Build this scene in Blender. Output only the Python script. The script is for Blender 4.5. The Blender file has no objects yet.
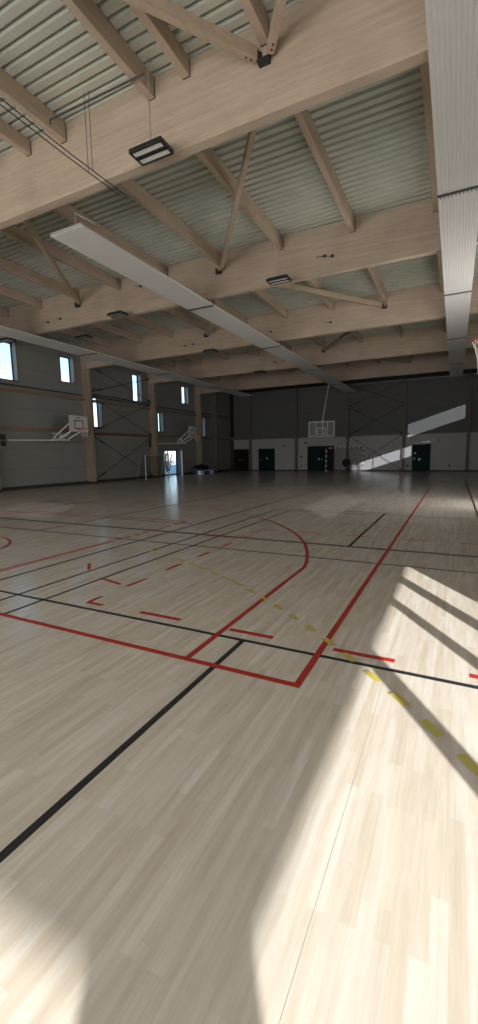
import bpy, bmesh, math, random
from mathutils import Vector, Matrix
random.seed(7)
PI = math.pi
scene = bpy.context.scene
COL = scene.collection

# ------------------------------------------------------------------ camera
F_PX, YAW, PITCH, ROLL, CAM_H = 423.8, 26.862, 7.739, -0.9244, 1.568
yw, pt, rl = (math.radians(a) for a in (YAW, PITCH, ROLL))
fwd = Vector((-math.sin(yw)*math.cos(pt), math.cos(yw)*math.cos(pt), -math.sin(pt)))
r0 = Vector((math.cos(yw), math.sin(yw), 0)); u0 = r0.cross(fwd)
rgt = r0*math.cos(rl) + u0*math.sin(rl); upv = -r0*math.sin(rl) + u0*math.cos(rl)
cd = bpy.data.cameras.new('camera'); cam = bpy.data.objects.new('camera', cd); COL.objects.link(cam)
cd.sensor_fit = 'VERTICAL'; cd.sensor_height = 36.0; cd.lens = 36.0*F_PX/1024.0
cd.clip_start = 0.05; cd.clip_end = 500
cam.matrix_world = Matrix(((rgt.x, upv.x, -fwd.x, 0), (rgt.y, upv.y, -fwd.y, 0), (rgt.z, upv.z, -fwd.z, CAM_H), (0, 0, 0, 1)))
scene.camera = cam

# ------------------------------------------------------------------ exposure, sky, sun, added fill lamps
vs = scene.view_settings
vs.view_transform = 'Standard'; vs.look = 'None'; vs.gamma = 1.0; vs.use_curve_mapping = False
vs.exposure = 0.0
w = bpy.data.worlds.new('sky'); scene.world = w; w.use_nodes = True
nt = w.node_tree; nt.nodes.clear()
geo = nt.nodes.new('ShaderNodeTexCoord'); sep = nt.nodes.new('ShaderNodeSeparateXYZ')
ramp = nt.nodes.new('ShaderNodeValToRGB'); bg = nt.nodes.new('ShaderNodeBackground'); out = nt.nodes.new('ShaderNodeOutputWorld')
nt.links.new(geo.outputs['Generated'], sep.inputs[0]); nt.links.new(sep.outputs['Z'], ramp.inputs[0])
nt.links.new(ramp.outputs[0], bg.inputs[0]); nt.links.new(bg.outputs[0], out.inputs[0])
cr = ramp.color_ramp
cr.elements[0].position = 0.0; cr.elements[0].color = (1.0, 1.0, 1.0, 1)
cr.elements[1].position = 0.55; cr.elements[1].color = (0.06, 0.15, 0.32, 1)
e = cr.elements.new(0.07); e.color = (0.62, 0.86, 1.0, 1)
e = cr.elements.new(0.17); e.color = (0.34, 0.60, 0.78, 1)
e = cr.elements.new(0.26); e.color = (0.20, 0.42, 0.66, 1)
bg.inputs[1].default_value = 3.2

SS = 0.33
SUN_DIR = Vector((-0.5402, 0.8415, -0.5402*SS)).normalized()       # the way the light travels
sd = bpy.data.lights.new('sun', 'SUN'); sun = bpy.data.objects.new('sun', sd); COL.objects.link(sun)
sd.energy = 25.0; sd.color = (1.0, 0.975, 0.925); sd.angle = math.radians(0.33)
sun.rotation_euler = SUN_DIR.to_track_quat('-Z', 'Y').to_euler(); sun.location = (10, -20, 12)

def area(name, loc, size, direction, energy, color):
    d = bpy.data.lights.new(name, 'AREA'); d.shape = 'RECTANGLE'; d.size, d.size_y = size
    d.energy = energy; d.color = color
    o = bpy.data.objects.new(name, d); COL.objects.link(o); o.location = loc
    o.rotation_euler = Vector(direction).to_track_quat('-Z', 'Z').to_euler()
    return o
area('fill_lamp_near', (-7.0, -4.9, 2.9), (18, 3.4), (0, 1, 0.42), 1350, (1.0, 0.965, 0.92))  # added fill lamp behind the camera, brightens beams, ceiling and near floor
area('fill_lamp_side', (2.85, 14.0, 4.6), (34.0, 1.8), (-1, 0, 0.30), 1650, (1.0, 0.955, 0.895))  # added fill lamp along the right wall, brightens the far beams
area('fill_lamp_low', (2.95, -1.6, 0.95), (4.0, 1.1), (-1, 0, 0), 30, (0.95, 0.97, 1.0))  # small added fill lamp low on the right

cy = scene.cycles
cy.max_bounces = 10; cy.diffuse_bounces = 6; cy.glossy_bounces = 4; cy.transparent_max_bounces = 12
cy.caustics_reflective = False; cy.caustics_refractive = False; cy.sample_clamp_indirect = 6.0
cy.use_denoising = True

# ------------------------------------------------------------------ materials
def newmat(name):
    m = bpy.data.materials.new(name); m.use_nodes = True
    n = m.node_tree.nodes; l = m.node_tree.links
    return m, n, l, n['Principled BSDF']

def plain(name, col, rough=0.6, metal=0.0, var=0.08, scale=6.0, spec=0.5):
    m, n, l, b = newmat(name)
    b.inputs['Roughness'].default_value = rough; b.inputs['Metallic'].default_value = metal
    b.inputs['Specular IOR Level'].default_value = spec
    tc = n.new('ShaderNodeTexCoord'); no = n.new('ShaderNodeTexNoise'); no.inputs['Scale'].default_value = scale
    no.inputs['Detail'].default_value = 4
    mx = n.new('ShaderNodeMix'); mx.data_type = 'RGBA'
    mx.inputs[6].default_value = (*[c*(1-var) for c in col], 1); mx.inputs[7].default_value = (*[min(1, c*(1+var)) for c in col], 1)
    l.new(tc.outputs['Object'], no.inputs['Vector']); l.new(no.outputs['Fac'], mx.inputs[0]); l.new(mx.outputs[2], b.inputs['Base Color'])
    return m

def timber(name, c1, c2, axis, lam=0.045, rough=0.65):
    """glued laminated pine: long soft grain along one axis and thin lamella joints"""
    m, n, l, b = newmat(name)
    b.inputs['Roughness'].default_value = rough
    tc = n.new('ShaderNodeTexCoord'); mp = n.new('ShaderNodeMapping')
    s = [9.0, 9.0, 9.0]; s[axis] = 0.7
    mp.inputs['Scale'].default_value = s
    no = n.new('ShaderNodeTexNoise'); no.inputs['Scale'].default_value = 1.6; no.inputs['Detail'].default_value = 6; no.inputs['Roughness'].default_value = 0.65
    l.new(tc.outputs['Object'], mp.inputs['Vector']); l.new(mp.outputs[0], no.inputs['Vector'])
    no2 = n.new('ShaderNodeTexNoise'); no2.inputs['Scale'].default_value = 1.3; no2.inputs['Detail'].default_value = 3
    l.new(tc.outputs['Object'], no2.inputs['Vector'])
    # lamella boards, each a little different, with staggered ends
    bk = n.new('ShaderNodeTexBrick'); mb = n.new('ShaderNodeMapping')
    if axis == 1: mb.inputs['Rotation'].default_value = (0, PI/2, PI/2)
    elif axis == 0: mb.inputs['Rotation'].default_value = (PI/2, 0, 0)
    else: mb.inputs['Rotation'].default_value = (0, PI/2, 0)
    l.new(tc.outputs['Object'], mb.inputs['Vector']); l.new(mb.outputs[0], bk.inputs['Vector'])
    bk.inputs['Scale'].default_value = 1.0; bk.inputs['Brick Width'].default_value = 1.1; bk.inputs['Row Height'].default_value = lam
    bk.inputs['Mortar Size'].default_value = 0.0012; bk.inputs['Mortar Smooth'].default_value = 0.5
    bk.inputs['Color1'].default_value = (1, 1, 1, 1); bk.inputs['Color2'].default_value = (0.90, 0.885, 0.87, 1); bk.inputs['Mortar'].default_value = (0.80, 0.76, 0.70, 1)
    mx = n.new('ShaderNodeMix'); mx.data_type = 'RGBA'; mx.inputs[6].default_value = (*c1, 1); mx.inputs[7].default_value = (*c2, 1)
    rp = n.new('ShaderNodeMapRange'); rp.inputs[1].default_value = 0.3; rp.inputs[2].default_value = 0.72
    l.new(no.outputs['Fac'], rp.inputs[0]); l.new(rp.outputs[0], mx.inputs[0])
    mu = n.new('ShaderNodeMix'); mu.data_type = 'RGBA'; mu.blend_type = 'MULTIPLY'; mu.inputs[0].default_value = 1.0
    l.new(mx.outputs[2], mu.inputs[6]); l.new(bk.outputs['Color'], mu.inputs[7])
    mu2 = n.new('ShaderNodeMix'); mu2.data_type = 'RGBA'; mu2.blend_type = 'MULTIPLY'; mu2.inputs[0].default_value = 0.35
    l.new(mu.outputs[2], mu2.inputs[6]); l.new(no2.outputs['Fac'], mu2.inputs[7])
    l.new(mu2.outputs[2], b.inputs['Base Color'])
    return m

def floor_mat():
    m, n, l, b = newmat('sports_floor')
    tc = n.new('ShaderNodeTexCoord'); mp = n.new('ShaderNodeMapping'); mp.inputs['Rotation'].default_value = (0, 0, PI/2)
    l.new(tc.outputs['Object'], mp.inputs['Vector'])
    bk = n.new('ShaderNodeTexBrick'); l.new(mp.outputs[0], bk.inputs['Vector'])
    bk.offset = 0.37; bk.inputs['Scale'].default_value = 1.0; bk.inputs['Brick Width'].default_value = 0.62; bk.inputs['Row Height'].default_value = 0.055
    bk.inputs['Mortar Size'].default_value = 0.0; bk.inputs['Bias'].default_value = -0.1
    bk.inputs['Color1'].default_value = (0.685, 0.65, 0.59, 1); bk.inputs['Color2'].default_value = (0.61, 0.55, 0.465, 1)
    bk.inputs['Mortar'].default_value = (0.55, 0.46, 0.34, 1)
    bk2 = n.new('ShaderNodeTexBrick'); l.new(mp.outputs[0], bk2.inputs['Vector'])
    bk2.offset = 0.5; bk2.inputs['Scale'].default_value = 1.0; bk2.inputs['Brick Width'].default_value = 0.9; bk2.inputs['Row Height'].default_value = 0.04
    bk2.inputs['Mortar Size'].default_value = 0.0; bk2.inputs['Color1'].default_value = (1, 1, 1, 1); bk2.inputs['Color2'].default_value = (0.92, 0.91, 0.90, 1); bk2.inputs['Mortar'].default_value = (0.9, 0.9, 0.9, 1)
    ms = n.new('ShaderNodeMapping'); ms.inputs['Scale'].default_value = (28, 2.2, 1); l.new(tc.outputs['Object'], ms.inputs['Vector'])
    no = n.new('ShaderNodeTexNoise'); no.inputs['Scale'].default_value = 1.0; no.inputs['Detail'].default_value = 6; no.inputs['Roughness'].default_value = 0.6
    l.new(ms.outputs[0], no.inputs['Vector'])
    gr = n.new('ShaderNodeValToRGB'); gr.color_ramp.elements[0].position = 0.35; gr.color_ramp.elements[0].color = (0.90, 0.87, 0.83, 1)
    gr.color_ramp.elements[1].position = 0.62; gr.color_ramp.elements[1].color = (1.04, 1.03, 1.03, 1)
    l.new(no.outputs['Fac'], gr.inputs[0])
    m1 = n.new('ShaderNodeMix'); m1.data_type = 'RGBA'; m1.blend_type = 'MULTIPLY'; m1.inputs[0].default_value = 1
    l.new(bk.outputs['Color'], m1.inputs[6]); l.new(bk2.outputs['Color'], m1.inputs[7])
    m2 = n.new('ShaderNodeMix'); m2.data_type = 'RGBA'; m2.blend_type = 'MULTIPLY'; m2.inputs[0].default_value = 1
    l.new(m1.outputs[2], m2.inputs[6]); l.new(gr.outputs[0], m2.inputs[7]); l.new(m2.outputs[2], b.inputs['Base Color'])
    nr = n.new('ShaderNodeTexNoise'); nr.inputs['Scale'].default_value = 0.8; l.new(tc.outputs['Object'], nr.inputs['Vector'])
    mr = n.new('ShaderNodeMapRange'); mr.inputs[3].default_value = 0.17; mr.inputs[4].default_value = 0.24; l.new(nr.outputs['Fac'], mr.inputs[0])
    l.new(mr.outputs[0], b.inputs['Roughness']); b.inputs['Specular IOR Level'].default_value = 0.5
    return m

def cladding(name, col, pitch, rough=0.55, depth=0.6, dark=0.75, metal=0.0, spec=0.4):
    """horizontal ribbed sheet: fine bumps along Z, a joint every metre"""
    m, n, l, b = newmat(name)
    b.inputs['Roughness'].default_value = rough; b.inputs['Metallic'].default_value = metal; b.inputs['Specular IOR Level'].default_value = spec
    tc = n.new('ShaderNodeTexCoord'); sp = n.new('ShaderNodeSeparateXYZ'); l.new(tc.outputs['Object'], sp.inputs[0])
    k = n.new('ShaderNodeMath'); k.operation = 'MULTIPLY'; k.inputs[1].default_value = 2*PI/pitch; l.new(sp.outputs['Z'], k.inputs[0])
    s = n.new('ShaderNodeMath'); s.operation = 'SINE'; l.new(k.outputs[0], s.inputs[0])
    bp = n.new('ShaderNodeBump'); bp.inputs['Strength'].default_value = depth; bp.inputs['Distance'].default_value = 0.01
    l.new(s.outputs[0], bp.inputs['Height']); l.new(bp.outputs[0], b.inputs['Normal'])
    fr = n.new('ShaderNodeMath'); fr.operation = 'FRACT'; l.new(sp.outputs['Z'], fr.inputs[0])
    lt = n.new('ShaderNodeMath'); lt.operation = 'LESS_THAN'; lt.inputs[1].default_value = 0.025; l.new(fr.outputs[0], lt.inputs[0])
    no = n.new('ShaderNodeTexNoise'); no.inputs['Scale'].default_value = 0.7; l.new(tc.outputs['Object'], no.inputs['Vector'])
    mx = n.new('ShaderNodeMix'); mx.data_type = 'RGBA'; mx.inputs[6].default_value = (*[c*0.9 for c in col], 1); mx.inputs[7].default_value = (*[c*1.1 for c in col], 1)
    l.new(no.outputs['Fac'], mx.inputs[0])
    m2 = n.new('ShaderNodeMix'); m2.data_type = 'RGBA'; l.new(lt.outputs[0], m2.inputs[0]); l.new(mx.outputs[2], m2.inputs[6]); m2.inputs[7].default_value = (*[c*dark for c in col], 1)
    l.new(m2.outputs[2], b.inputs['Base Color'])
    return m

def glass_mat(name, tint=(1, 1, 1), gloss=0.06):
    m = bpy.data.materials.new(name); m.use_nodes = True; n = m.node_tree.nodes; l = m.node_tree.links; n.clear()
    o = n.new('ShaderNodeOutputMaterial'); t = n.new('ShaderNodeBsdfTransparent'); t.inputs[0].default_value = (*tint, 1)
    g = n.new('ShaderNodeBsdfGlossy'); g.inputs['Roughness'].default_value = 0.02
    mx = n.new('ShaderNodeMixShader'); mx.inputs[0].default_value = gloss
    l.new(t.outputs[0], mx.inputs[1]); l.new(g.outputs[0], mx.inputs[2]); l.new(mx.outputs[0], o.inputs[0])
    return m

def net_mat(name, col, cell, thick, axes=(0, 2)):
    """knotted cord net: cords opaque, gaps open"""
    m = bpy.data.materials.new(name); m.use_nodes = True; n = m.node_tree.nodes; l = m.node_tree.links; n.clear()
    o = n.new('ShaderNodeOutputMaterial'); t = n.new('ShaderNodeBsdfTransparent'); d = n.new('ShaderNodeBsdfDiffuse'); d.inputs[0].default_value = (*col, 1)
    tc = n.new('ShaderNodeTexCoord'); sp = n.new('ShaderNodeSeparateXYZ'); l.new(tc.outputs['Object'], sp.inputs[0])
    outs = []
    for a in axes:
        q = n.new('ShaderNodeMath'); q.operation = 'DIVIDE'; q.inputs[1].default_value = cell; l.new(sp.outputs[a], q.inputs[0])
        f = n.new('ShaderNodeMath'); f.operation = 'FRACT'; l.new(q.outputs[0], f.inputs[0])
        c = n.new('ShaderNodeMath'); c.operation = 'LESS_THAN'; c.inputs[1].default_value = thick/cell; l.new(f.outputs[0], c.inputs[0]); outs.append(c)
    mxx = n.new('ShaderNodeMath'); mxx.operation = 'MAXIMUM'; l.new(outs[0].outputs[0], mxx.inputs[0]); l.new(outs[1].outputs[0], mxx.inputs[1])
    mx = n.new('ShaderNodeMixShader'); l.new(mxx.outputs[0], mx.inputs[0]); l.new(t.outputs[0], mx.inputs[1]); l.new(d.outputs[0], mx.inputs[2]); l.new(mx.outputs[0], o.inputs[0])
    return m

M = {}
M['floor'] = floor_mat()
M['beam'] = timber('glulam_beam_wood', (0.70, 0.575, 0.455), (0.58, 0.465, 0.36), 0)
M['purlin'] = timber('purlin_wood', (0.64, 0.51, 0.395), (0.52, 0.41, 0.315), 1, lam=0.2)
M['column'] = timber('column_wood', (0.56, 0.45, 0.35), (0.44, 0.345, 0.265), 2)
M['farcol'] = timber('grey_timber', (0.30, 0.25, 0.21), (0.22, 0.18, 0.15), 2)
M['rail'] = timber('rail_wood', (0.40, 0.30, 0.235), (0.29, 0.21, 0.16), 1, lam=0.3)
M['deck'] = plain('galvanised_deck', (0.56, 0.585, 0.52), 0.5, 0.25, 0.14, 2.5)
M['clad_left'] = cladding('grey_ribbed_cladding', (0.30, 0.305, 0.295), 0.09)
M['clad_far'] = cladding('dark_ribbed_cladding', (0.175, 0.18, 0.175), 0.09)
M['wall_white'] = plain('white_wall_panel', (0.52, 0.51, 0.52), 0.6, 0, 0.05, 1.0)
M['panel'] = plain('white_radiant_sheet', (0.68, 0.68, 0.67), 0.5, 0, 0.03, 2.0)
M['black'] = plain('black_steel', (0.015, 0.016, 0.018), 0.45)
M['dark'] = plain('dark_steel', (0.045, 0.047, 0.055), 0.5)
M['steel'] = plain('light_steel', (0.5, 0.5, 0.5), 0.4, 0.6)
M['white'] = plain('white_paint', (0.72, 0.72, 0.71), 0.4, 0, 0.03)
M['frame'] = plain('dark_window_frame', (0.03, 0.035, 0.05), 0.4)
M['door'] = plain('dark_teal_door', (0.006, 0.024, 0.030), 0.6, spec=0.15)
M['doorbr'] = plain('dark_brown_door', (0.018, 0.016, 0.012), 0.6, spec=0.15)
M['red'] = plain('red_line_paint', (0.40, 0.03, 0.022), 0.4, 0, 0.08, 3)
M['blackl'] = plain('black_line_paint', (0.022, 0.022, 0.026), 0.4, 0, 0.1, 3)
M['yellow'] = plain('yellow_line_paint', (0.54, 0.45, 0.10), 0.4, 0, 0.08, 3)
M['redp'] = plain('red_paint', (0.30, 0.035, 0.03), 0.5)
M['maroon'] = plain('maroon_hub', (0.05, 0.012, 0.01), 0.6)
M['orange'] = plain('orange_rim_paint', (0.75, 0.11, 0.04), 0.4)
M['glass'] = glass_mat('window_glass')
M['solar'] = glass_mat('sun_dimming_glass', (0.33, 0.34, 0.355), 0.08)  # tint added to dim the sun patches on the far wall
M['solar2'] = glass_mat('dark_sun_dimming_glass', (0.30, 0.30, 0.31), 0.08)  # darker tint added to keep the distant floor patches faint
M['boardglass_old'] = glass_mat('acrylic_board', (0.80, 0.82, 0.84), 0.10)
def milky():
    m, n, l, b = newmat('milky_acrylic'); out = [q for q in n if q.type == 'OUTPUT_MATERIAL'][0]
    b.inputs['Base Color'].default_value = (0.62, 0.63, 0.64, 1); b.inputs['Roughness'].default_value = 0.3
    t = n.new('ShaderNodeBsdfTransparent'); mx = n.new('ShaderNodeMixShader'); mx.inputs[0].default_value = 0.16
    l.new(t.outputs[0], mx.inputs[1]); l.new(b.outputs[0], mx.inputs[2]); l.new(mx.outputs[0], out.inputs[0])
    return m
M['boardglass'] = milky()
M['lampglass'] = plain('lamp_diffuser', (0.75, 0.75, 0.73), 0.3, 0, 0.02)
M['blue'] = plain('blue_plastic', (0.03, 0.06, 0.35), 0.5)
M['fabric'] = plain('black_fabric', (0.012, 0.012, 0.015), 0.9)
M['cord'] = plain('white_cord', (0.75, 0.74, 0.70), 0.8)
M['net'] = net_mat('dark_goal_net', (0.05, 0.05, 0.05), 0.10, 0.012, (1, 2))
M['netx'] = net_mat('red_goal_net', (0.12, 0.07, 0.07), 0.10, 0.010, (0, 2))
M['base'] = plain('dark_skirting', (0.05, 0.04, 0.035), 0.6)
M['poly'] = plain('added_white_sheet', (0.8, 0.8, 0.78), 0.4)  # opaque white sheet, added as backing for the fill lamps
M['ground'] = plain('pale_gravel', (0.50, 0.47, 0.42), 0.9, 0, 0.15, 0.5)
M['leaf'] = plain('shrub_leaf', (0.06, 0.11, 0.04), 0.8, 0, 0.4, 3)
M['bark'] = plain('shrub_bark', (0.10, 0.07, 0.05), 0.9)

# ------------------------------------------------------------------ mesh helpers
class MB:
    def __init__(s): s.v = []; s.f = []; s.mi = []
    def poly(s, pts, mi=0):
        b = len(s.v); s.v += [tuple(p) for p in pts]; s.f.append(tuple(range(b, b+len(pts)))); s.mi.append(mi)
    def box(s, x0, x1, y0, y1, z0, z1, mi=0):
        x0, x1 = min(x0, x1), max(x0, x1); y0, y1 = min(y0, y1), max(y0, y1); z0, z1 = min(z0, z1), max(z0, z1)
        b = len(s.v)
        s.v += [(x0,y0,z0),(x1,y0,z0),(x1,y1,z0),(x0,y1,z0),(x0,y0,z1),(x1,y0,z1),(x1,y1,z1),(x0,y1,z1)]
        for q in ((0,3,2,1),(4,5,6,7),(0,1,5,4),(1,2,6,5),(2,3,7,6),(3,0,4,7)):
            s.f.append(tuple(b+i for i in q)); s.mi.append(mi)
        return s
    def beam(s, p, q, w, h, up=(0, 0, 1), mi=0):
        p, q = Vector(p), Vector(q); d = (q-p).normalized(); up = Vector(up)
        if abs(d.dot(up)) > 0.98: up = Vector((1, 0, 0))
        a = d.cross(up).normalized(); c = a.cross(d).normalized(); b = len(s.v)
        for e_ in (p, q):
            for i, j in ((-1,-1),(1,-1),(1,1),(-1,1)): s.v.append(tuple(e_ + a*(i*w/2) + c*(j*h/2)))
        for f in ((0,1,2,3),(7,6,5,4),(0,4,5,1),(1,5,6,2),(2,6,7,3),(3,7,4,0)):
            s.f.append(tuple(b+i for i in f)); s.mi.append(mi)
        return s
    def tube(s, pts, r, n=10, mi=0, closed=False, rr=None):
        pts = [Vector(p) for p in pts]; k = len(pts); b = len(s.v); prev = None
        for i, p in enumerate(pts):
            if closed: d = (pts[(i+1) % k]-pts[i-1]).normalized()
            else: d = (pts[min(i+1, k-1)]-pts[max(i-1, 0)]).normalized()
            if prev is None:
                a = d.cross(Vector((0, 0, 1)))
                if a.length < 0.05: a = d.cross(Vector((1, 0, 0)))
            else: a = prev - d*prev.dot(d)
            a.normalize(); prev = a; c = d.cross(a); R = rr[i] if rr else r
            for j in range(n):
                t = 2*PI*j/n; s.v.append(tuple(p + a*(R*math.cos(t)) + c*(R*math.sin(t))))
        m_ = k if closed else k-1
        for i in range(m_):
            for j in range(n):
                i2 = (i+1) % k
                s.f.append((b+i*n+j, b+i*n+(j+1) % n, b+i2*n+(j+1) % n, b+i2*n+j)); s.mi.append(mi)
        if not closed:
            s.f.append(tuple(b+j for j in reversed(range(n)))); s.mi.append(mi)
            s.f.append(tuple(b+(k-1)*n+j for j in range(n))); s.mi.append(mi)
        return s
    def build(s, name, mats, parent=None, loc=None, bevel=0.0, smooth=False):
        me = bpy.data.meshes.new(name); me.from_pydata(s.v, [], s.f); me.validate()
        if not isinstance(mats, (list, tuple)): mats = [mats]
        for m in mats: me.materials.append(M[m] if isinstance(m, str) else m)
        for p, i in zip(me.polygons, s.mi): p.material_index = i; p.use_smooth = smooth
        me.update(); o = bpy.data.objects.new(name, me); COL.objects.link(o)
        if loc is not None: o.location = loc
        if parent is not None: o.parent = parent
        if bevel:
            md = o.modifiers.new('bevel', 'BEVEL'); md.width = bevel; md.segments = 2; md.limit_method = 'ANGLE'
        return o

def tag(o, label=None, cat=None, group=None, kind=None):
    if label: o['label'] = label
    if cat: o['category'] = cat
    if group: o['group'] = group
    if kind: o['kind'] = kind
    return o
def empty(name, loc, label, cat, group=None, rz=0):
    o = bpy.data.objects.new(name, None); COL.objects.link(o); o.location = loc; o.rotation_euler = (0, 0, rz); o.empty_display_size = 0.2
    return tag(o, label, cat, group)
def struct(o): o['kind'] = 'structure'; return o
def kids(o): return [c for c in bpy.data.objects if c.parent == o]
def copy_tree(o, parent=None):
    c = o.copy(); COL.objects.link(c)
    if parent is not None: c.parent = parent
    for ch in kids(o): copy_tree(ch, c)
    return c
ORD = ['first', 'second', 'third', 'fourth', 'fifth', 'sixth', 'seventh', 'eighth', 'ninth', 'tenth', 'eleventh', 'twelfth']

# ------------------------------------------------------------------ the hall: dimensions
XL, XR, YN, YF = -19.4, 3.0, -5.2, 36.8       # inner faces of the walls
ZD = 7.80                                      # underside of the roof deck
BEAM_Y = [0.5 + 6.0*k for k in range(6)]       # near face of each cross beam (0.2 wide)
BEAM_Y = [0.5, 6.5, 12.48, 18.48, 24.48, 30.55]
BW, ZB = 0.20, 6.56
PX = [1.36, -0.69, -2.74, -4.80, -6.87, -8.90, -10.95, -13.0, -15.05, -17.1]

def wall(name, axis, c0, c1, u0_, u1_, z1, holes, mats, split=None):
    """wall slab of thickness c0..c1, along u, with rectangular openings (u0,u1,z0,z1)"""
    us = sorted({u0_, u1_} | {h[0] for h in holes} | {h[1] for h in holes})
    zs = sorted({0.0, z1} | {h[2] for h in holes} | {h[3] for h in holes} | ({split} if split else set()))
    mb = MB()
    def solid(i, j):
        if i < 0 or j < 0 or i >= len(us)-1 or j >= len(zs)-1: return False
        a, b_ = (us[i]+us[i+1])/2, (zs[j]+zs[j+1])/2
        return not any(h[0] < a < h[1] and h[2] < b_ < h[3] for h in holes)
    def P(c, u, z): return (c, u, z) if axis == 'x' else (u, c, z)
    for i in range(len(us)-1):
        for j in range(len(zs)-1):
            if not solid(i, j): continue
            mi = 1 if (split and zs[j] < split-1e-6) else 0
            a, b_, z0, z2 = us[i], us[i+1], zs[j], zs[j+1]
            for c in (c0, c1): mb.poly([P(c,a,z0), P(c,b_,z0), P(c,b_,z2), P(c,a,z2)], mi)
            if not solid(i-1, j): mb.poly([P(c0,a,z0), P(c1,a,z0), P(c1,a,z2), P(c0,a,z2)], mi)
            if not solid(i+1, j): mb.poly([P(c0,b_,z0), P(c1,b_,z0), P(c1,b_,z2), P(c0,b_,z2)], mi)
            if not solid(i, j-1): mb.poly([P(c0,a,z0), P(c1,a,z0), P(c1,b_,z0), P(c0,b_,z0)], mi)
            if not solid(i, j+1): mb.poly([P(c0,a,z2), P(c1,a,z2), P(c1,b_,z2), P(c0,b_,z2)], mi)
    return struct(mb.build(name, mats))

# floor ------------------------------------------------------------
fl = MB().box(XL-0.4, XR+0.4, YN-0.4, YF+0.4, -0.3, 0.0).build('floor', 'floor'); struct(fl)
seam = MB()
for sx in (-0.36, -1.86, -3.36, 1.14): seam.box(sx-0.0008, sx+0.0008, YN, YF, 0.0, 0.0006)
seam.build('floor_seam', plain('seam', (0.55, 0.50, 0.43), 0.5), fl)

def strip(name, col, x0, x1, y0, y1, z=0.002):
    return MB().box(x0, x1, y0, y1, 0.0, z).build(name, col, fl)
def line(name, col, p, q, wd=0.05, z=0.002):
    """painted line with square ends between two floor points"""
    p, q = Vector((*p, 0)), Vector((*q, 0)); d = (q-p).normalized(); a = Vector((-d.y, d.x, 0))*wd/2
    mb = MB(); lo = [p+a, p-a, q-a, q+a]; b = [Vector((v.x, v.y, z)) for v in lo]
    mb.poly(b)
    for i in range(4): mb.poly([lo[i], lo[(i+1) % 4], b[(i+1) % 4], b[i]])
    return mb.build(name, col, fl)
def arc(name, col, c, R, a0, a1, wd=0.05, z=0.003, n=48):
    mb = MB()
    for i in range(n):
        t0, t1 = (math.radians(a0+(a1-a0)*k/n) for k in (i, i+1))
        mb.poly([(c[0]+r*math.cos(t), c[1]+r*math.sin(t), z) for r, t in ((R-wd/2, t0), (R+wd/2, t0), (R+wd/2, t1), (R-wd/2, t1))])
    return mb.build(name, col, fl)
CX = -8.41
# red basketball court along the hall
X1, X0 = -0.887, 2*CX+0.887
strip('red_court_sideline', 'red', X1-0.025, X1+0.025, 2.555, 30.6, 0.003)
strip('red_court_sideline', 'red', X0-0.025, X0+0.025, 2.555, 30.6, 0.003)
strip('red_court_baseline', 'red', X0+0.025, X1-0.025, 2.555, 2.605, 0.003)
strip('red_court_baseline', 'red', X0+0.025, X1-0.025, 30.55, 30.6, 0.003)
for s_, yb, sg in ((0, 2.605, 1), (1, 30.55, -1)):
    yc = yb+sg*1.575; R = 6.755; dx = CX-(-1.79); ang = math.degrees(math.acos(-dx/R))
    yk = yc+sg*math.sin(math.radians(ang))*R
    for xs in (-1.79, 2*CX+1.79): strip('red_three_point_line', 'red', xs-0.025, xs+0.025, min(yb, yk), max(yb, yk), 0.003)
    if sg > 0: arc('red_three_point_arc', 'red', (CX, yc), R, ang, 180-ang, n=72)
    else: arc('red_three_point_arc', 'red', (CX, yc), R, -180+ang, -ang, n=72)
strip('red_free_throw_line', 'red', -11.1, -5.64, 8.36, 8.41, 0.003)
for xk in (-5.60, -5.68, -11.06, -11.14): strip('red_key_line', 'red', xk-0.018, xk+0.018, 2.57, 5.9 if xk > -8 else 8.4, 0.003)
for k in range(9):
    strip('red_key_dash', 'red', -5.70, -5.58, 6.0+k*0.27, 6.09+k*0.27, 0.003)
arc('red_no_charge_arc', 'red', (-8.2, 3.95), 1.36, -10, 190, wd=0.05)
arc('red_centre_circle', 'red', (CX, 16.57), 1.8, 0, 360, n=72)
# black courts
strip('black_court_line', 'blackl', -15.9, 3.0, 3.045, 3.085)
strip('black_court_line', 'blackl', -1.555, -1.511, -5.2, 3.05)
for yy in (6.12, 7.05, 7.11): strip('black_court_line', 'blackl', XL+1.2, 2.2, yy-0.02, yy+0.02)
strip('black_court_line', 'blackl', -1.545, -1.495, 7.11, 11.44)
strip('black_court_line', 'blackl', -5.225, -5.175, 2.57, 30.0)
strip('black_court_line', 'blackl', -4.03, -3.99, 2.57, 11.4)
strip('black_court_line', 'blackl', -4.46, -4.42, 2.0, 11.4)
strip('black_court_line', 'blackl', -7.98-0.025, -7.98+0.025, 6.12, 20.0)
strip('black_court_line', 'blackl', 0.555, 0.605, 9.5, 26.4)
strip('black_court_line', 'blackl', -2.22, -2.18, 17.0, 21.0)
strip('black_court_line', 'blackl', -3.4, -3.36, 17.0, 21.0)
for xx in (-12.74, -11.55): strip('black_court_line', 'blackl', xx-0.02, xx+0.02, 2.57, 11.4)
strip('thin_brown_line', 'base', -4.4, 0.4, 11.03, 11.06)
strip('thin_brown_line', 'base', -4.0, -1.4, 11.42, 11.45)
strip('thin_brown_line', 'base', -15.0, -5.3, 8.08, 8.11)
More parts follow.
